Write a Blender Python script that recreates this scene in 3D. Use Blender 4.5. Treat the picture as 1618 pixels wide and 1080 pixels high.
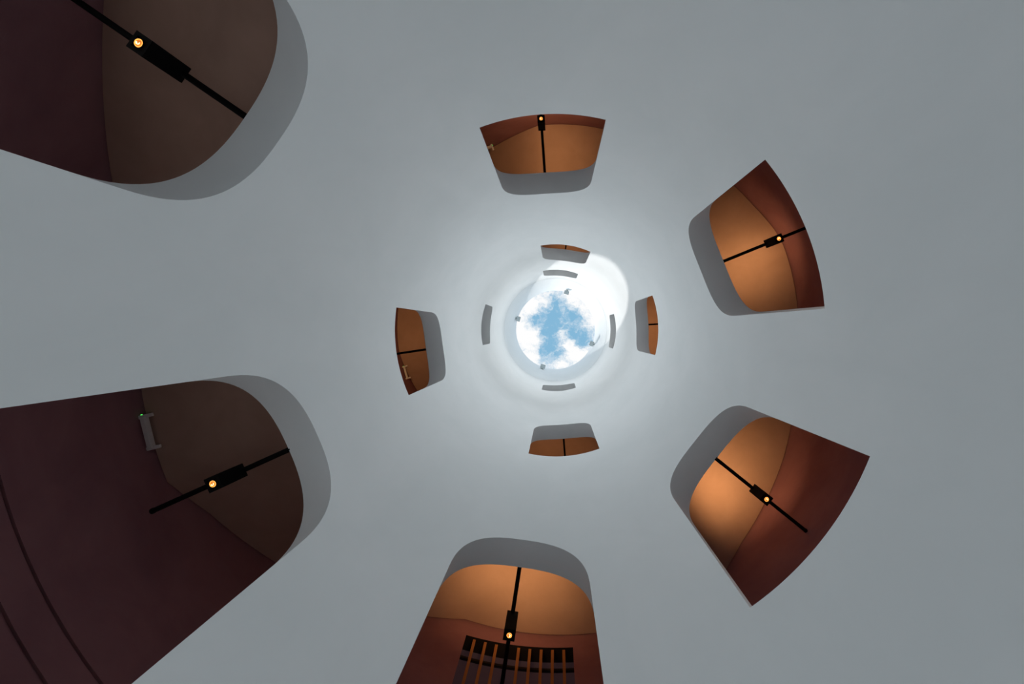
import bpy, bmesh, math, random
from mathutils import Vector, Matrix
from mathutils.geometry import delaunay_2d_cdt

sc = bpy.context.scene
for o in list(bpy.data.objects):
    bpy.data.objects.remove(o)
COL = sc.collection
R = 2.4                     # inner radius of the shaft in metres
F = 719.0                   # focal length in pixels of a 1618 px wide frame
RW = 1.8                    # outer wall radius / R
ZC = 0.0                    # the camera is the origin, the hall floor lies below it
ZFLOOR = -0.5

# ------------------------------------------------------------------ camera
cam_d = bpy.data.cameras.new('camera')
cam_d.sensor_width = 36.0
cam_d.lens = F / 1618.0 * 36.0
cam_d.shift_x = -(877.7 - 809.0) / 1618.0
cam_d.shift_y = -(540.0 - 520.7) / 1618.0
cam_d.clip_start = 0.02
cam_d.clip_end = 500
cam = bpy.data.objects.new('camera', cam_d)
cam.rotation_euler = (math.pi, 0, 0)
COL.objects.link(cam)
sc.camera = cam

# ------------------------------------------------------------------ view
sc.view_settings.view_transform = 'Standard'
sc.view_settings.look = 'None'
sc.view_settings.exposure = 0.0
sc.view_settings.gamma = 1.0
sc.view_settings.use_curve_mapping = False
sc.cycles.max_bounces = 12
sc.cycles.diffuse_bounces = 9
sc.cycles.use_adaptive_sampling = True
sc.cycles.adaptive_threshold = .08
sc.cycles.use_denoising = True

# ------------------------------------------------------------------ sky
W = bpy.data.worlds.new('sky')
sc.world = W
W.use_nodes = True
nt = W.node_tree
nt.nodes.clear()
def N(t, kind, **kw):
    n = t.nodes.new(kind)
    for k, v in kw.items():
        setattr(n, k, v)
    return n
out = N(nt, 'ShaderNodeOutputWorld')
bg = N(nt, 'ShaderNodeBackground')
nt.links.new(bg.outputs[0], out.inputs[0])
tc = N(nt, 'ShaderNodeTexCoord')
def math_node(t, op, a, b=None, c=None):
    n = N(t, 'ShaderNodeMath', operation=op)
    for i, v in enumerate((a, b, c)):
        if v is None:
            continue
        if isinstance(v, (int, float)):
            n.inputs[i].default_value = v
        else:
            t.links.new(v, n.inputs[i])
    return n.outputs[0]
def noise(t, vec, scale, detail=8, rough=.55, dist=0.0):
    n = N(t, 'ShaderNodeTexNoise')
    n.inputs['Scale'].default_value = scale
    n.inputs['Detail'].default_value = detail
    n.inputs['Roughness'].default_value = rough
    n.inputs['Distortion'].default_value = dist
    t.links.new(vec, n.inputs['Vector'])
    return n
DIR = tc.outputs['Generated']
# warp the direction a little so that the cloud edges are ragged
wn = noise(nt, DIR, 55, 7, .62)
ws = N(nt, 'ShaderNodeVectorMath', operation='SUBTRACT')
nt.links.new(wn.outputs['Color'], ws.inputs[0]); ws.inputs[1].default_value = (.5, .5, .5)
wm = N(nt, 'ShaderNodeVectorMath', operation='SCALE')
nt.links.new(ws.outputs[0], wm.inputs[0]); wm.inputs['Scale'].default_value = .038
wa = N(nt, 'ShaderNodeVectorMath', operation='ADD')
nt.links.new(DIR, wa.inputs[0]); nt.links.new(wm.outputs[0], wa.inputs[1])
WD = wa.outputs[0]
cum = math_node(nt, 'MULTIPLY', noise(nt, DIR, 6.5, 5).outputs['Fac'], 1.0)
cum = math_node(nt, 'SUBTRACT', cum, .46)
cum = math_node(nt, 'MULTIPLY', cum, 1.6)
CLOUDS = [(-.058, -.057, .022, .9), (-.068, .013, .022, 1.0), (-.045, .022, .013, .6), (-.055, .062, .020, .95), (.038, -.073, .017, .9),
          (.063, -.051, .017, .8), (.082, -.018, .016, .9), (.017, .010, .009, .5), (.025, .031, .012, .85), (.042, .049, .015, .95),
          (.062, .066, .019, .95), (.015, .076, .014, .75), (-.024, -.064, .015, .4), (.10, .07, .03, .8), (-.10, -.02, .03, .8)]
BLUES = [(0, -.063, .013, .7), (-.004, -.029, .022, .8), (-.043, -.025, .013, .7), (-.012, .006, .020, .9), (-.013, .041, .019, .8),
         (-.030, .052, .010, .5), (.040, -.029, .014, .6), (.038, .010, .014, .7), (.062, .022, .014, .8), (.008, .052, .008, .4)]
dens = cum
for sgn, lst in ((1, CLOUDS), (-1, BLUES)):
    for (cx, cy, rad, amp) in lst:
        d = N(nt, 'ShaderNodeVectorMath', operation='DISTANCE')
        nt.links.new(WD, d.inputs[0]); d.inputs[1].default_value = (cx, cy, .997)
        q = math_node(nt, 'DIVIDE', d.outputs['Value'], rad)
        q = math_node(nt, 'MULTIPLY', q, q)
        q = math_node(nt, 'MULTIPLY', q, -1.0)
        q = math_node(nt, 'EXPONENT', q)
        dens = math_node(nt, 'MULTIPLY_ADD', q, sgn * amp, dens)
fine = noise(nt, WD, 95, 9, .62)
dens = math_node(nt, 'MULTIPLY_ADD', math_node(nt, 'SUBTRACT', fine.outputs['Fac'], .5), 2.2, dens)
mr = N(nt, 'ShaderNodeMapRange', interpolation_type='SMOOTHSTEP')
nt.links.new(dens, mr.inputs['Value'])
mr.inputs['From Min'].default_value = -.75
mr.inputs['From Max'].default_value = .80
mix = N(nt, 'ShaderNodeMix', data_type='RGBA')
nt.links.new(mr.outputs[0], mix.inputs['Factor'])
mix.inputs['A'].default_value = (.235, .48, .69, 1)
mix.inputs['B'].default_value = (1.0, 1.0, 1.0, 1)
nt.links.new(mix.outputs['Result'], bg.inputs['Color'])
bg.inputs['Strength'].default_value = 1.0

# ------------------------------------------------------------------ sun
SUN_AZ, SUN_TAN = math.radians(48), 3.2
sd = bpy.data.lights.new('sun', 'SUN')
sd.energy = 3.7
sd.angle = math.radians(.8)
sd.color = (1, .97, .93)
sun = bpy.data.objects.new('sun', sd)
v = Vector((math.cos(SUN_AZ), -math.sin(SUN_AZ), -SUN_TAN)).normalized()
sun.rotation_euler = v.to_track_quat('-Z', 'Y').to_euler()
sun.location = (0, 0, 40)
COL.objects.link(sun)

FILL_W, FILL_SIZE, FILL_TILT = 2900.0, 23.5, 10.5      # beams added at the rim boxes to brighten the lower shaft: narrow beam
WIDE_W, WIDE_SIZE, WIDE_TILT = 560.0, 51, 20          # and wide spill added for the upper wall
SPOT_UP = 62.0
SPOT_DOWN = 10.0

# ------------------------------------------------------------------ helpers
def pol(rho, th, z):
    a = math.radians(th)
    return Vector((rho * R * math.cos(a), -rho * R * math.sin(a), z * R))
def interp(knots, t):
    if t <= knots[0][0]:
        return knots[0][1]
    for (a, x), (b, y) in zip(knots, knots[1:]):
        if t <= b:
            return x + (y - x) * (t - a) / (b - a)
    return knots[-1][1]
def link(name, me, mat=None, parent=None):
    o = bpy.data.objects.new(name, me)
    COL.objects.link(o)
    if mat:
        me.materials.append(mat)
    if parent:
        o.parent = parent
    return o
def mesh(name, verts, faces, mat=None, parent=None, smooth=None):
    me = bpy.data.meshes.new(name)
    me.from_pydata([tuple(v) for v in verts], [], faces)
    me.update()
    if smooth is not None:
        me.polygons.foreach_set('use_smooth', [True] * len(me.polygons))
        me.set_sharp_from_angle(angle=math.radians(smooth))
    return link(name, me, mat, parent)
def from_bm(name, bm, mat, parent=None, smooth=None):
    bmesh.ops.recalc_face_normals(bm, faces=bm.faces)
    me = bpy.data.meshes.new(name)
    bm.to_mesh(me); bm.free()
    if smooth is not None:
        me.polygons.foreach_set('use_smooth', [True] * len(me.polygons))
        me.set_sharp_from_angle(angle=math.radians(smooth))
    return link(name, me, mat, parent)
def bm_box(bm, x0, x1, y0, y1, z0, z1, bevel=0.0, seg=2):
    r = bmesh.ops.create_cube(bm, size=1)
    for vv in r['verts']:
        vv.co = Vector(((x0 + x1) / 2 + vv.co.x * (x1 - x0), (y0 + y1) / 2 + vv.co.y * (y1 - y0), (z0 + z1) / 2 + vv.co.z * (z1 - z0)))
    if bevel:
        es = {e for vv in r['verts'] for e in vv.link_edges}
        bmesh.ops.bevel(bm, geom=list(es), offset=bevel, segments=seg, affect='EDGES', profile=.5)
def lathe(bm, profile, axis='z', origin=(0, 0, 0), seg=20, cap=True):
    """revolve (radius, height) pairs about the axis through origin"""
    rings = []
    for (r, h) in profile:
        ring = []
        for i in range(seg):
            a = 2 * math.pi * i / seg
            p = (r * math.cos(a), r * math.sin(a), h) if axis == 'z' else (h, r * math.cos(a), r * math.sin(a))
            ring.append(bm.verts.new((origin[0] + p[0], origin[1] + p[1], origin[2] + p[2])))
        rings.append(ring)
    for a, b in zip(rings, rings[1:]):
        for i in range(seg):
            bm.faces.new((a[i], a[(i + 1) % seg], b[(i + 1) % seg], b[i]))
    if cap:
        bm.faces.new(rings[0]); bm.faces.new(rings[-1])
def thing(name, label, cat, loc, rz, group=None):
    o = bpy.data.objects.new(name, None)
    o.empty_display_size = .1
    COL.objects.link(o)
    o.location = loc
    o.rotation_euler = (0, 0, rz)
    o['label'] = label
    o['category'] = cat
    if group:
        o['group'] = group
    return o
def structure(o, label=None):
    o['kind'] = 'structure'
    if label:
        o['label'] = label
    return o

# ------------------------------------------------------------------ materials
def base_mat(name, rough=.8, spec=.3):
    m = bpy.data.materials.new(name)
    m.use_nodes = True
    b = m.node_tree.nodes['Principled BSDF']
    b.inputs['Roughness'].default_value = rough
    b.inputs['Specular IOR Level'].default_value = spec
    return m, m.node_tree, b
def mottled(name, c0, c1, scale=1.5, rough=.85, bump=.1, stretch=(1, 1, 1), spec=.25, fine=40, lo=.35, hi=.65):
    m, t, b = base_mat(name, rough, spec)
    g = N(t, 'ShaderNodeTexCoord')
    mp = N(t, 'ShaderNodeMapping'); mp.inputs['Scale'].default_value = stretch
    t.links.new(g.outputs['Object'], mp.inputs['Vector'])
    n1 = noise(t, mp.outputs[0], scale, 5, .6, .4)
    r = N(t, 'ShaderNodeMapRange'); t.links.new(n1.outputs['Fac'], r.inputs['Value'])
    r.inputs['From Min'].default_value = lo; r.inputs['From Max'].default_value = hi
    mx = N(t, 'ShaderNodeMix', data_type='RGBA')
    t.links.new(r.outputs[0], mx.inputs['Factor'])
    mx.inputs['A'].default_value = (*c0, 1); mx.inputs['B'].default_value = (*c1, 1)
    t.links.new(mx.outputs['Result'], b.inputs['Base Color'])
    if bump <= 0:
        return m
    n2 = noise(t, mp.outputs[0], fine, 4, .6)
    bp = N(t, 'ShaderNodeBump'); bp.inputs['Strength'].default_value = bump; bp.inputs['Distance'].default_value = .01
    t.links.new(n2.outputs['Fac'], bp.inputs['Height'])
    t.links.new(bp.outputs[0], b.inputs['Normal'])
    return m
def flat(name, c, rough=.5, metal=0.0, spec=.4):
    m, t, b = base_mat(name, rough, spec)
    b.inputs['Metallic'].default_value = metal
    g = N(t, 'ShaderNodeTexCoord')
    n1 = noise(t, g.outputs['Object'], 30, 4)
    mx = N(t, 'ShaderNodeMix', data_type='RGBA')
    t.links.new(n1.outputs['Fac'], mx.inputs['Factor'])
    mx.inputs['A'].default_value = (*[x * .9 for x in c], 1); mx.inputs['B'].default_value = (*[min(1, x * 1.1) for x in c], 1)
    t.links.new(mx.outputs['Result'], b.inputs['Base Color'])
    return m
def emit(name, c, s):
    m, t, b = base_mat(name)
    b.inputs['Base Color'].default_value = (*c, 1)
    b.inputs['Emission Color'].default_value = (*c, 1)
    b.inputs['Emission Strength'].default_value = s
    return m
M_PLASTER = mottled('white_plaster', (.84, .862, .868), (.88, .896, .902), 1.1, .9, 0, (1, 1, .6), .15)
M_COLLAR = mottled('collar_paint', (.835, .865, .88), (.855, .88, .895), 1.5, .8, 0)
M_WALL = mottled('oxblood_render', (.265, .122, .142), (.325, .154, .170), 1.3, .8, .12, (1, 1, 1.6))
M_CEIL = mottled('terracotta_ceiling', (.40, .25, .195), (.45, .285, .225), 1.8, .85, .10)
M_FLOOR = mottled('hall_floor', (.40, .425, .44), (.46, .485, .50), 2.0, .7, .1)
M_STAIR = mottled('stair_terrazzo', (.34, .32, .31), (.40, .38, .37), 3.0, .7, .1)
M_GROUND = mottled('pale_paving', (.34, .33, .31), (.42, .41, .39), 2.0, .8, .1)
M_BLACK = flat('black_steel', (.003, .0025, .003), .7, 0, .12)
M_BULB = emit('bulb_glow', (.75, .26, .045), .6)
M_RING = emit('ring_glow', (1, .42, .08), 1.5)
M_CORE = emit('filament_glow', (1, .74, .38), 2.5)
M_GREEN = emit('green_indicator', (.1, 1, .15), .9)
M_EWHITE = flat('off_white_plastic', (.72, .66, .65), .5)
M_GREYBOX = flat('grey_housing', (.42, .47, .48), .6)
M_LENS = flat('frosted_lens', (.5, .55, .56), .3)
M_SLAT = mottled('orange_wood', (.30, .12, .035), (.37, .155, .045), 6, .6, .1, (6, 6, .6))
M_FRAME = flat('dark_frame', (.012, .008, .008), .6)
M_PANE = emit('dusky_pane', (.10, .065, .085), .09)

# ------------------------------------------------------------------ the openings
# key: centre angle, half width (deg), sill height, crown height, arch rise, wall depth, back inset on the clockwise side
OPEN = [
    ('TL', 145.5, 16.5, .13, 1.358, .36, 1.123, 0.0),
    ('BL', 203.95, 15.9, .53, 1.748, .38, 1.123, 0.0),
    ('BO', 261.75, 16.0, .93, 2.143, .38, 1.130, 0.0),
    ('LR', 321.55, 16.55, 1.342, 2.552, .37, 1.155, .45),
    ('RT', 381.75, 17.3, 1.685, 2.901, .37, 1.157, .55),
    ('TO', 453.5, 17.1, 2.109, 3.338, .37, 1.155, .15),
    ('LE', 548.0, 16.0, 2.833, 3.997, .37, 1.148, 0.0),
    ('SB', 634.0, 16.3, 3.595, 4.792, .36, 1.150, 0.0),
    ('SR', 722.6, 16.9, 4.425, 5.632, .36, 1.152, .2),
    ('ST', 802.9, 17.2, 5.33, 6.561, .42, 1.166, 0.0),
    ('L4', 895.9, 16.0, 6.125, 6.955, .22, 1.15, 0.0),
    ('B4', 993.3, 16.2, 7.42, 8.205, .22, 1.15, 0.0),
    ('R4', 1078.5, 16.7, 7.52, 8.29, .22, 1.15, 0.0),
    ('T4', 1165.0, 17.1, 7.57, 8.41, .26, 1.15, 0.0),
]
POWER = 2.25
def crown(o, t):
    """height of the arched head at t in -1..1"""
    u = max(0.0, 1 - abs(t) ** POWER) ** (1 / POWER)
    return o[4] - o[5] * (1 - u)
def contour(o):
    """closed loop of (theta, z): sill, ccw jamb, head, cw jamb"""
    c, h = o[1], o[2]
    spring = o[4] - o[5]
    pts = [(c - h + 2 * h * i / 24, o[3]) for i in range(25)]
    pts += [(c + h, o[3] + (spring - o[3]) * i / 5) for i in range(1, 6)]
    n = 44
    for i in range(1, n):
        a = math.pi * i / n
        ca, sa = math.cos(a), math.sin(a)
        x = math.copysign(abs(ca) ** (2 / POWER), ca); y = sa ** (2 / POWER)
        pts.append((c + h * x, spring + o[5] * y))
    pts += [(c - h, spring - (spring - o[3]) * i / 5) for i in range(0, 5)]
    return pts
def inside(o, th, z):
    t = (th - o[1]) / o[2]
    return abs(t) < 1 and o[3] < z < crown(o, t)

TH0 = 50.0
def wrap(th):
    return (th - TH0) % 360 + TH0
def wall_grid(z0, z1, holes, inside_fn, dth=2.0, nz=60):
    """triangulated unrolled wall sheet (theta, z) with holes"""
    pts, edges = [], []
    near = .018
    for loop in holes:
        b = len(pts)
        pts += loop
        edges += [(b + i, b + (i + 1) % len(loop)) for i in range(len(loop))]
    nth = int(round(360 / dth))
    boxes = []
    for loop in holes:
        xs = [p[0] for p in loop]; zs = [p[1] for p in loop]
        boxes.append((min(xs) - 1.5, max(xs) + 1.5, min(zs) - .03, max(zs) + .03, loop))
    for i in range(nth + 1):
        th = TH0 + i * dth
        for j in range(nz + 1):
            z = z0 + (z1 - z0) * j / nz
            ok = True
            for (a, b2, c, d, loop) in boxes:
                if a < th < b2 and c < z < d:
                    if inside_fn(th, z):
                        ok = False; break
                    for (pt, pz) in loop:
                        if abs(pt - th) < .8 and abs(pz - z) < near:
                            ok = False; break
                    if not ok:
                        break
            if ok:
                pts.append((th, z))
    k = math.pi / 180
    res = delaunay_2d_cdt([Vector((p[0] * k, p[1])) for p in pts], edges, [], 0, 1e-6)
    vs = [(v2.x / k, v2.y) for v2 in res[0]]
    fs = []
    for f in res[2]:
        ct = sum(vs[i][0] for i in f) / len(f); cz = sum(vs[i][1] for i in f) / len(f)
        if not inside_fn(ct, cz):
            fs.append(tuple(f))
    return vs, fs
def ro(z):
    return interp([(0, 1.12), (1.8, 1.122), (2.2, 1.13), (2.55, 1.15), (9, 1.15)], z)

Z_COLLAR = 8.85
Z_RIM = 11.56
holes, hs = [], []
for o in OPEN:
    sh = wrap(o[1]) - o[1]
    holes.append([(p[0] + sh, p[1]) for p in contour(o)])
    hs.append((o[0], o[1] + sh) + o[2:])
def in_any(th, z):
    return any(inside(o, th, z) for o in hs)
vs, fs = wall_grid(ZFLOOR, Z_COLLAR, holes, in_any)
nv = len(vs)
verts = [pol(1, *p) for p in vs] + [pol(ro(p[1]), *p) for p in vs]
def orient(f, inward):
    a, b, c = (verts[i] for i in f[:3])
    n = (b - a).cross(c - a)
    m = (a + b + c) / 3
    s = n.x * m.x + n.y * m.y
    return f if (s < 0) == inward else tuple(reversed(f))
faces = [orient(f, True) for f in fs] + [orient(tuple(i + nv for i in f), False) for f in fs]
me = bpy.data.meshes.new('wall_inner')
me.from_pydata([tuple(v) for v in verts], [], faces)
me.polygons.foreach_set('use_smooth', [True] * len(me.polygons))
nrm = [Vector((-v.x, -v.y, 0)).normalized() for v in verts[:nv]] + [Vector((v.x, v.y, 0)).normalized() for v in verts[nv:]]
me.normals_split_custom_set_from_vertices([tuple(n) for n in nrm])
wall_inner = structure(link('wall_inner', me, M_PLASTER), 'tall round white plastered shaft wall pierced by arched openings')

# linings of the openings: sill, jambs and arched soffit through the depth of the wall
LBL = {
    'TL': 'arched white opening at top left corner of the picture', 'BL': 'large arched opening at lower left with emergency light inside',
    'BO': 'arched opening at bottom edge with slatted window inside', 'LR': 'arched opening at lower right, below the upper right one',
    'RT': 'arched opening at upper right, above the lower right one', 'TO': 'arched opening at top centre above the oculus',
    'LE': 'arched opening left of the oculus', 'SB': 'small arched opening below the oculus',
    'SR': 'small arched opening right of the oculus', 'ST': 'thin arched opening above the oculus',
    'L4': 'uppermost grey opening left of the oculus', 'B4': 'uppermost grey opening just under the oculus',
    'R4': 'uppermost grey opening right beside the oculus', 'T4': 'uppermost grey opening just over the oculus'}
for k, o in enumerate(OPEN):
    loop = contour(o)
    n = len(loop)
    vv, ff = [], []
    STEP = 4
    for j in range(STEP + 1):
        s = j / STEP
        rho = 1 + (o[6] - 1) * s
        for (th, z) in loop:
            u = (o[1] + o[2] - th) / (2 * o[2])
            vv.append(pol(rho, th + o[7] * s * u, z))
    for j in range(STEP):
        for i in range(n):
            ff.append((j * n + i, j * n + (i + 1) % n, (j + 1) * n + (i + 1) % n, (j + 1) * n + i))
    structure(mesh('window_%d' % (k + 1), vv, ff, M_PLASTER, None, 35), LBL[o[0]])

# collar under the rim of the oculus, standing a little proud of the shaft wall
vv, ff = [], []
SEG = 240
prof = [(1.15, Z_COLLAR), (1.0, Z_COLLAR), (.9985, Z_COLLAR + .002), (.998, Z_COLLAR + .03), (.998, Z_COLLAR + 1.2), (.998, Z_RIM - .02), (.999, Z_RIM), (1.15, Z_RIM), (1.15, Z_COLLAR)]
for (rho, z) in prof:
    for i in range(SEG):
        vv.append(pol(rho, 360 * i / SEG, z))
for j in range(len(prof) - 1):
    for i in range(SEG):
        a, b = j * SEG + i, j * SEG + (i + 1) % SEG
        ff.append((a, b, b + SEG, a + SEG))
structure(mesh('trim_1', vv, ff, M_COLLAR, None, 30), 'smooth pale collar ring around the open oculus')

# ------------------------------------------------------------------ the stair ring round the shaft
CEIL = [(90, .7), (144, 1.462), (161.6, 1.748), (173, 1.942), (201.4, 1.958), (208, 2.086), (219.5, 2.241), (246.2, 2.606), (252.6, 2.695), (277.6, 2.672), (297, 2.672),
        (305.5, 2.779), (311.3, 2.892), (319.7, 2.999), (331.2, 3.13), (337.8, 3.212), (350, 3.36), (380.2, 3.360), (384.5, 3.391), (392.4, 3.499), (398.4, 3.555),
        (430, 3.95), (454.7, 3.985), (461.7, 4.114), (467.7, 4.216), (470.5, 4.251), (500, 4.7), (530, 5.14), (548, 5.173), (562.9, 5.393), (590, 5.75), (650, 5.95),
        (690, 6.45), (740, 6.7), (775, 7.15), (830, 7.35), (870, 7.7), (930, 7.95)]
STAIR = [(90, -.3), (145, .10), (204, .50), (262, .90), (321.5, 1.31), (382, 1.65), (453.5, 2.07), (548, 2.79), (634, 3.55), (722.6, 4.38), (803, 5.28), (896, 6.08),
         (993, 7.36), (1078, 7.47), (1165, 7.51), (1200, 7.52)]
def helix(name, knots, t0, t1, r0, r1, thick, mat, label):
    ts = sorted(set([t0 + i * 2.0 for i in range(int((t1 - t0) / 2) + 1)] + [k[0] for k in knots if t0 < k[0] < t1] + [t1]))
    vv, ff = [], []
    rs = [r0 + (r1 - r0) * i / 4 for i in range(5)]
    for t in ts:
        z = interp(knots, t)
        zs = sum(interp(knots, t + q) for q in range(-14, 15, 2)) / 15      # the folds fade out towards the shaft
        ramp = [zs + (z - zs) * (i / 4) ** 2 for i in range(5)]
        for rho, zz in zip(rs, ramp):
            vv.append(pol(rho, t, zz))
        for rho, zz in zip(rs, ramp):
            vv.append(pol(rho, t, zz + thick))
    m = 10
    for i in range(len(ts) - 1):
        a, b = i * m, (i + 1) * m
        for q in range(4):
            ff.append((a + q, a + q + 1, b + q + 1, b + q))
            ff.append((a + 5 + q, b + 5 + q, b + 6 + q, a + 6 + q))
        ff.append((a, b, b + 5, a + 5)); ff.append((a + 4, a + 9, b + 9, b + 4))
    e = (len(ts) - 1) * m
    ff.append(tuple([0, 1, 2, 3, 4, 9, 8, 7, 6, 5])); ff.append(tuple(e + i for i in [5, 6, 7, 8, 9, 4, 3, 2, 1, 0]))
    return structure(mesh(name, vv, ff, mat, None, 40), label)
helix('ceiling', CEIL, 100, 925, 1.135, RW - .006, .05, M_CEIL, 'terracotta soffit winding up around the white shaft')
helix('floor_stair', STAIR, 100, 1195, 1.135, RW + .005, -.04, M_STAIR, 'stair ramp winding up behind the shaft openings')
def annulus(name, r0, r1, z0, z1, mat, label):
    vv, ff = [], []
    for (rho, z) in ((r0, z0), (r1, z0), (r1, z1), (r0, z1)):
        for i in range(120):
            vv.append(pol(rho, 3 * i, z))
    for j in range(4):
        for i in range(120):
            a, b = j * 120 + i, j * 120 + (i + 1) % 120
            c, d = ((j + 1) % 4) * 120 + (i + 1) % 120, ((j + 1) % 4) * 120 + i
            ff.append((a, b, c, d))
    return structure(mesh(name, vv, ff, mat, None, 40), label)
annulus('ceiling_roof', 1.14, RW + .08, 9.3, 9.4, M_CEIL, 'flat roof ring closing the stair space')
me = bpy.data.meshes.new('floor')
structure(mesh('floor', [pol(RW + .1, 3 * i, ZFLOOR) for i in range(120)] + [pol(RW + .1, 3 * i, ZFLOOR - .05) for i in range(120)],
               [tuple(reversed(range(120))), tuple(range(120, 240))] + [(i, (i + 1) % 120, 120 + (i + 1) % 120, 120 + i) for i in range(120)], M_FLOOR), 'dark hall floor at the foot of the shaft')

# outer wall: a backing shell with three proud bands of render, joints between them
WIN = (253.7, 273.15, 1.62, 2.578)
LOW_ADDED = [(141, 151, .42, 1.22), (170, 188, .62, 1.22), (199, 224, .78, 1.22)]     # unseen windows added to let daylight into the lowest flight
def rect(w, n=14, k=6):
    a, b, c, d = w
    return [(a + (b - a) * i / n, c) for i in range(n + 1)] + [(b, c + (d - c) * i / k) for i in range(1, k)] + \
           [(b - (b - a) * i / n, d) for i in range(n + 1)] + [(a, d - (d - c) * i / k) for i in range(1, k)]
def in_rects(ws):
    return lambda th, z: any(w[0] < wrap(th) < w[1] and w[2] < z < w[3] for w in ws)
def shell(name, rho, z0, z1, hole, mat, parent, nz, depth=.012):
    g, f2 = wall_grid(z0, z1, [rect(w) for w in hole], in_rects(hole), 3.0, nz)
    vv = [pol(rho, *p) for p in g]
    ff = []
    for f in f2:
        a, b, c = (vv[i] for i in f[:3])
        n = (b - a).cross(c - a); m = (a + b + c) / 3
        ff.append(tuple(f) if n.x * m.x + n.y * m.y < 0 else tuple(reversed(f)))
    nn = [Vector((-v.x, -v.y, 0)).normalized() for v in vv]
    # turned back edges of the band
    for zz in (z0, z1):
        b = len(vv)
        for i in range(121):
            vv.append(pol(rho, TH0 + 3 * i, zz)); vv.append(pol(rho + depth, TH0 + 3 * i, zz))
            nn += [Vector((0, 0, -1 if zz == z0 else 1))] * 2
        for i in range(120):
            q = (b + 2 * i, b + 2 * i + 1, b + 2 * i + 3, b + 2 * i + 2)
            ff.append(q if zz == z0 else tuple(reversed(q)))
    me = bpy.data.meshes.new(name)
    me.from_pydata([tuple(v) for v in vv], [], ff)
    me.polygons.foreach_set('use_smooth', [True] * len(me.polygons))
    me.normals_split_custom_set_from_vertices([tuple(n) for n in nn])
    return link(name, me, mat, parent)
wall_outer = structure(shell('wall_outer', RW + .012, ZFLOOR, 9.3, LOW_ADDED + [WIN], M_WALL, None, 40, .06), 'dark oxblood outer wall of the stair')
shell('wall_panel', RW, ZFLOOR, 1.313, LOW_ADDED, M_WALL, wall_outer, 12)
shell('wall_panel', RW, 1.325, 1.4165, [], M_WALL, wall_outer, 2)
shell('wall_panel', RW, 1.4275, 9.29, [WIN], M_WALL, wall_outer, 34)

# elsewhere the joints are filled flush
# window with upright slats in the outer wall
win = structure(bpy.data.objects.new('window_15', None), 'slatted window in the outer wall behind the bottom opening')
COL.objects.link(win)
th_a, th_b, zb, zt = WIN
def arc_box(name, t0, t1, r0, r1, z0, z1, mat, parent, n=1):
    vv, ff = [], []
    for i in range(n + 1):
        t = t0 + (t1 - t0) * i / n
        for (rho, z) in ((r0, z0), (r1, z0), (r1, z1), (r0, z1)):
            vv.append(pol(rho, t, z))
    for i in range(n):
        a, b = 4 * i, 4 * i + 4
        for q in range(4):
            ff.append((a + q, b + q, b + (q + 1) % 4, a + (q + 1) % 4))
    ff.append((3, 2, 1, 0)); e = 4 * n
    ff.append((e, e + 1, e + 2, e + 3))
    return mesh(name, vv, ff, mat, parent, 40)
for (za, zb2) in ((1.312, 1.326), (1.4155, 1.4285)):
    arc_box('wall_panel', 240, 360 + 168, RW, RW + .011, za, zb2, M_WALL, wall_outer, 100)
D0, D1 = RW + .001, RW + .085
arc_box('window_head', th_a - .4, th_b + .4, D0, D1 + .02, zt, zt + .015, M_FRAME, win, 14)
arc_box('window_sill', th_a - .4, th_b + .4, D0, D1 + .02, zb - .015, zb, M_FRAME, win, 14)
arc_box('window_jamb', th_a - .4, th_a, D0, D1 + .02, zb, zt, M_FRAME, win)
arc_box('window_jamb', th_b, th_b + .4, D0, D1 + .02, zb, zt, M_FRAME, win)
arc_box('pane', th_a, th_b, D1, D1 + .012, zb, zt, M_PANE, win, 14)
arc_box('glazing_bar', th_a, th_b, D1 - .014, D1 - .0005, 2.50, 2.515, M_FRAME, win, 14)
for i in range(9):
    t = 255.35 + 2.015 * i
    arc_box('slat', t - .25, t + .25, RW + .004, RW + .022, zb + .002, zt - .012, M_SLAT, win)

# windows added below the picture to brighten the lowest flight, and the pale ground outside
for k, (a, b, c, d) in enumerate(LOW_ADDED):
    w = structure(bpy.data.objects.new('window_%d' % (16 + k), None), 'added unseen window low in the outer wall')
    COL.objects.link(w)
    arc_box('window_head', a, b, RW - .005, RW + .07, d - .02, d + .005, M_FRAME, w, 10)
    arc_box('window_sill', a, b, RW - .005, RW + .07, c - .005, c + .02, M_FRAME, w, 10)
    arc_box('window_jamb', a, a + .6, RW - .005, RW + .07, c, d, M_FRAME, w)
    arc_box('window_jamb', b - .6, b, RW - .005, RW + .07, c, d, M_FRAME, w)
annulus('ground', RW + .1, 12.0, ZFLOOR - .06, ZFLOOR - .05, M_GROUND, 'pale paved ground outside the tower')

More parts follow.
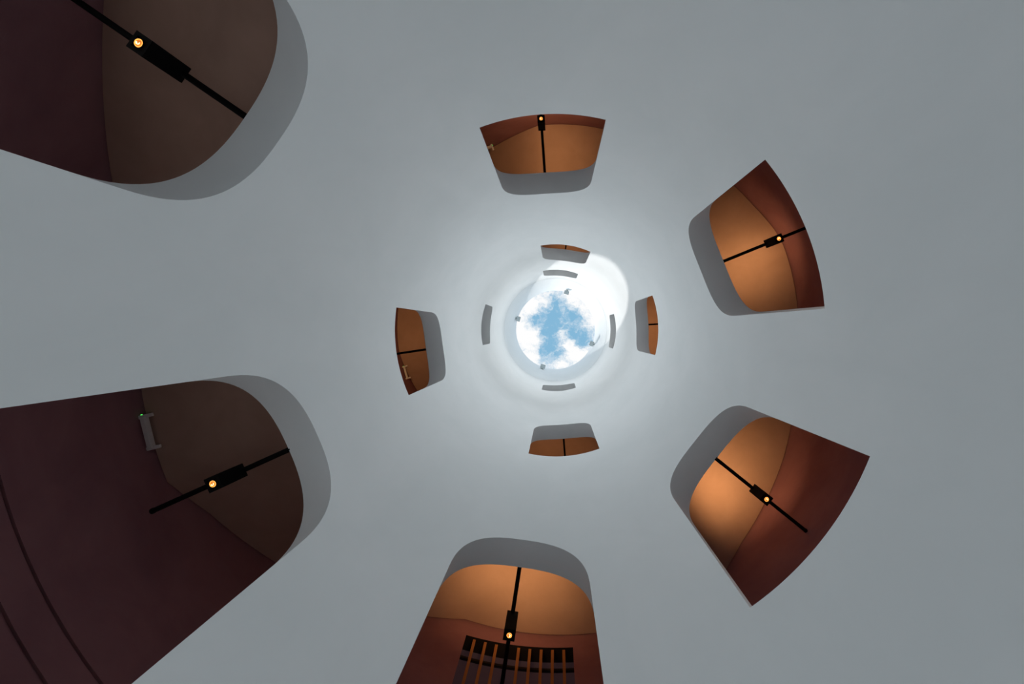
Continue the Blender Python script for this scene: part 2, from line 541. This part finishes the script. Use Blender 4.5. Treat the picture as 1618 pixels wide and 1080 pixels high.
# ------------------------------------------------------------------ spotlights on bars across the stair ceiling
# opening, rod height, rod end radius, lamp radius, up power factor, down power factor, label
BARS = [
    ('TL', 1.372, 1.80, 1.387, 0.0, .5, 'black bar with lit lamp box in the top left opening'),
    ('BL', 1.757, 1.712, 1.348, 0.0, .5, 'black bar with lit lamp box in the large lower left opening'),
    ('BO', 2.165, 1.80, 1.385, 1.0, 1.0, 'black bar with lit lamp box before the slatted window'),
    ('LR', 2.545, 1.80, 1.440, 1.0, 1.0, 'black bar with lit lamp box in the lower right opening'),
    ('RT', 2.915, 1.80, 1.480, .8, 1.0, 'black bar with lit lamp box in the upper right opening'),
    ('TO', 3.352, 1.80, 1.500, .8, 1.0, 'black bar with lit lamp box in the top centre opening'),
    ('LE', 4.010, 1.80, 1.47, 1.1, 1.0, 'black bar across the opening left of the oculus'),
    ('SB', 4.805, 1.80, 1.47, .9, 1.0, 'black bar across the small opening below the oculus'),
    ('SR', 5.645, 1.80, 1.47, 1.5, 1.0, 'black bar across the small opening right of the oculus'),
    ('ST', 6.575, 1.80, 1.47, .6, 1.0, 'black bar across the thin opening above the oculus'),
]
CEN = {o[0]: o for o in OPEN}
WARM = (1.0, .58, .24)
ROD_OFF = {'LR': -.3, 'RT': .4, 'TO': .4, 'SB': .3, 'SR': .6, 'LE': .6, 'BL': .25, 'BO': -.35}
for (key, zr, rend, rlamp, fu, fd, lab) in BARS:
    o = CEN[key]
    th = o[1] + ROD_OFF.get(key, 0)
    r_in = o[6] - .004
    root = thing('spotlight_bar', lab, 'spotlight', pol(r_in, th, zr), -math.radians(th), 'spotlights on bars in the stair')
    L = (rend - r_in) * R
    rad = .0098 * R
    bm = bmesh.new()
    lathe(bm, [(rad, 0), (rad, L - .03), (rad * 1.15, L - .028), (rad * 1.15, L - .008), (rad * .8, L)], 'x', seg=16)
    from_bm('support_rod', bm, M_BLACK, root, 35)
    x = (rlamp - r_in) * R
    w = .0265 * R
    ztop, zbot = .012 * R, -.12 * R
    bm = bmesh.new()
    # open-bottomed square housing: outer box and a round recess for the lamp
    bm_box(bm, x - w, x + w, -w, w, zbot + .004, ztop, .004)
    bm_box(bm, x - w, x + w, -w, -w * .62, zbot - .006, zbot + .006)
    bm_box(bm, x - w, x + w, w * .62, w, zbot - .006, zbot + .006)
    bm_box(bm, x - w, x - w * .62, -w * .62, w * .62, zbot - .006, zbot + .006)
    bm_box(bm, x + w * .62, x + w, -w * .62, w * .62, zbot - .006, zbot + .006)
    box = from_bm('lamp_housing', bm, M_BLACK, root)
    bm = bmesh.new()
    lathe(bm, [(.030, zbot + .002), (.034, zbot - .006), (.034, zbot - .012), (.029, zbot - .012), (.029, zbot + .002)], 'z', (x, 0, 0), 24, False)
    from_bm('lens_ring', bm, M_BLACK, box, 35)
    bm = bmesh.new()
    lathe(bm, [(.0285, zbot + .001), (.0285, zbot - .004), (.02, zbot - .010), (.010, zbot - .013), (.001, zbot - .014)], 'z', (x, 0, 0), 24)
    lens = from_bm('bulb', bm, M_BULB, root, 60)
    lens['label'] = 'glowing orange bulb'
    bm = bmesh.new()
    lathe(bm, [(.023, zbot - .013), (.0275, zbot - .014), (.0285, zbot - .011), (.023, zbot - .010), (.023, zbot - .013)], 'z', (x, 0, 0), 24, False)
    from_bm('glow_ring', bm, M_RING, lens, 60)
    bm = bmesh.new()
    for k in range(9):
        a0, a1 = math.radians(150 + 24 * k), math.radians(174 + 24 * k)
        vs4 = [bm.verts.new((x + q * math.cos(a), q * math.sin(a), zbot - h)) for (q, a, h) in
               ((.007, a0, .016), (.013, a0, .019), (.013, a1, .019), (.007, a1, .016))]
        vs5 = [bm.verts.new(v5.co + Vector((0, 0, .004))) for v5 in vs4]
        bm.faces.new(vs4); bm.faces.new(vs5)
        for q in range(4):
            bm.faces.new((vs4[q], vs4[(q + 1) % 4], vs5[(q + 1) % 4], vs5[q]))
    from_bm('filament', bm, M_CORE, lens)
    bm = bmesh.new()
    lathe(bm, [(.026, ztop - .002), (.026, ztop + .020), (.022, ztop + .024), (.020, ztop + .024), (.020, ztop + .008)], 'z', (x, 0, 0), 20)
    from_bm('uplight_cup', bm, M_BLACK, root, 35)
    for nm, fac, pw, zz, up in (('uplight', fu, SPOT_UP, ztop + .03, True), ('downlight', fd, SPOT_DOWN, zbot - .03, False)):
        if fac <= 0:
            continue
        ld = bpy.data.lights.new(nm, 'SPOT')
        ld.energy = pw * fac
        ld.color = WARM
        ld.spot_size = math.radians(132 if up else 120)
        ld.spot_blend = 1.0
        ld.shadow_soft_size = .02
        lo = bpy.data.objects.new(nm, ld)
        COL.objects.link(lo)
        lo.parent = root
        lo.location = (x, .02 if up else 0, zz)
        if up:
            lo.rotation_euler = (math.pi, 0, 0)

# ------------------------------------------------------------------ emergency lights under the stair ceiling
for (th, z, lab) in ((194.1, 1.944, 'pale wall lamp with green indicator in the large lower left opening'),
                     (471.3, 4.24, 'pale wall lamp half hidden in the top centre opening'),
                     (555.9, 5.20, 'small pale wall lamp in the opening left of the oculus')):
    z = interp(CEIL, th) - (.012 if th < 300 else .075)
    root = thing('emergency_light', lab, 'wall lamp', pol(RW, th, z), -math.radians(th), 'emergency lights on the stair wall')
    hl = .165
    bm = bmesh.new()
    bm_box(bm, -.075, -.028, -hl, hl, -.07, -.012, .006)
    body = from_bm('lamp_body', bm, M_EWHITE, root)
    for s in (-1, 1):
        bm = bmesh.new()
        bm_box(bm, -.145, 0.0, s * hl - .018, s * hl + .018, -.05, -.028, .003)
        from_bm('bracket', bm, M_EWHITE, root)
    bm = bmesh.new()
    bm_box(bm, -.045, -.030, hl + .018, hl + .026, -.05, -.04, .001)
    g = from_bm('indicator', bm, M_GREEN, body)
    g['label'] = 'small green indicator light'

# ------------------------------------------------------------------ floodlight boxes under the rim, with added beams
for (th, lab) in ((73.4, 'grey floodlight box at the top of the oculus rim'), (163.7, 'grey floodlight box at the left of the oculus rim'),
                  (339.0, 'grey floodlight box at the right of the oculus rim'), (251.0, 'grey floodlight box at the bottom of the oculus rim')):
    zf = 10.9
    root = thing('floodlight', lab, 'floodlight', pol(.998, th, zf), -math.radians(th), 'floodlights around the oculus')
    bm = bmesh.new()
    bm_box(bm, -.115 * R, -.025 * R, -.058 * R, .058 * R, -.04 * R, .05 * R, .012)
    hb = from_bm('housing', bm, M_GREYBOX, root)
    bm = bmesh.new()
    bm_box(bm, -.026 * R, 0.0, -.02 * R, .02 * R, -.02 * R, .04 * R, .004)
    bm_box(bm, -.004 * R, 0.0, -.045 * R, .045 * R, -.04 * R, .06 * R, .002)
    from_bm('wall_bracket', bm, M_GREYBOX, root)
    bm = bmesh.new()
    bm_box(bm, -.105 * R, -.035 * R, -.048 * R, .048 * R, -.044 * R, -.039 * R, .003)
    from_bm('lens', bm, M_LENS, hb)
    for (pw, size, tilt, tint) in ((FILL_W, FILL_SIZE, FILL_TILT, (.885, .955, 1.0)), (WIDE_W, WIDE_SIZE, WIDE_TILT, (.96, .985, 1.0))):
        ld = bpy.data.lights.new('added_beam', 'SPOT')  # beam added to lift the dim shaft wall
        ld.energy = pw
        ld.color = tint
        ld.spot_size = math.radians(size)
        ld.spot_blend = 1.0
        ld.shadow_soft_size = .08
        lo = bpy.data.objects.new('added_beam', ld)
        COL.objects.link(lo)
        lo.parent = root
        lo.location = (-.07 * R, 0, -.085 * R)
        lo.rotation_euler = (0, math.radians(tilt), 0)
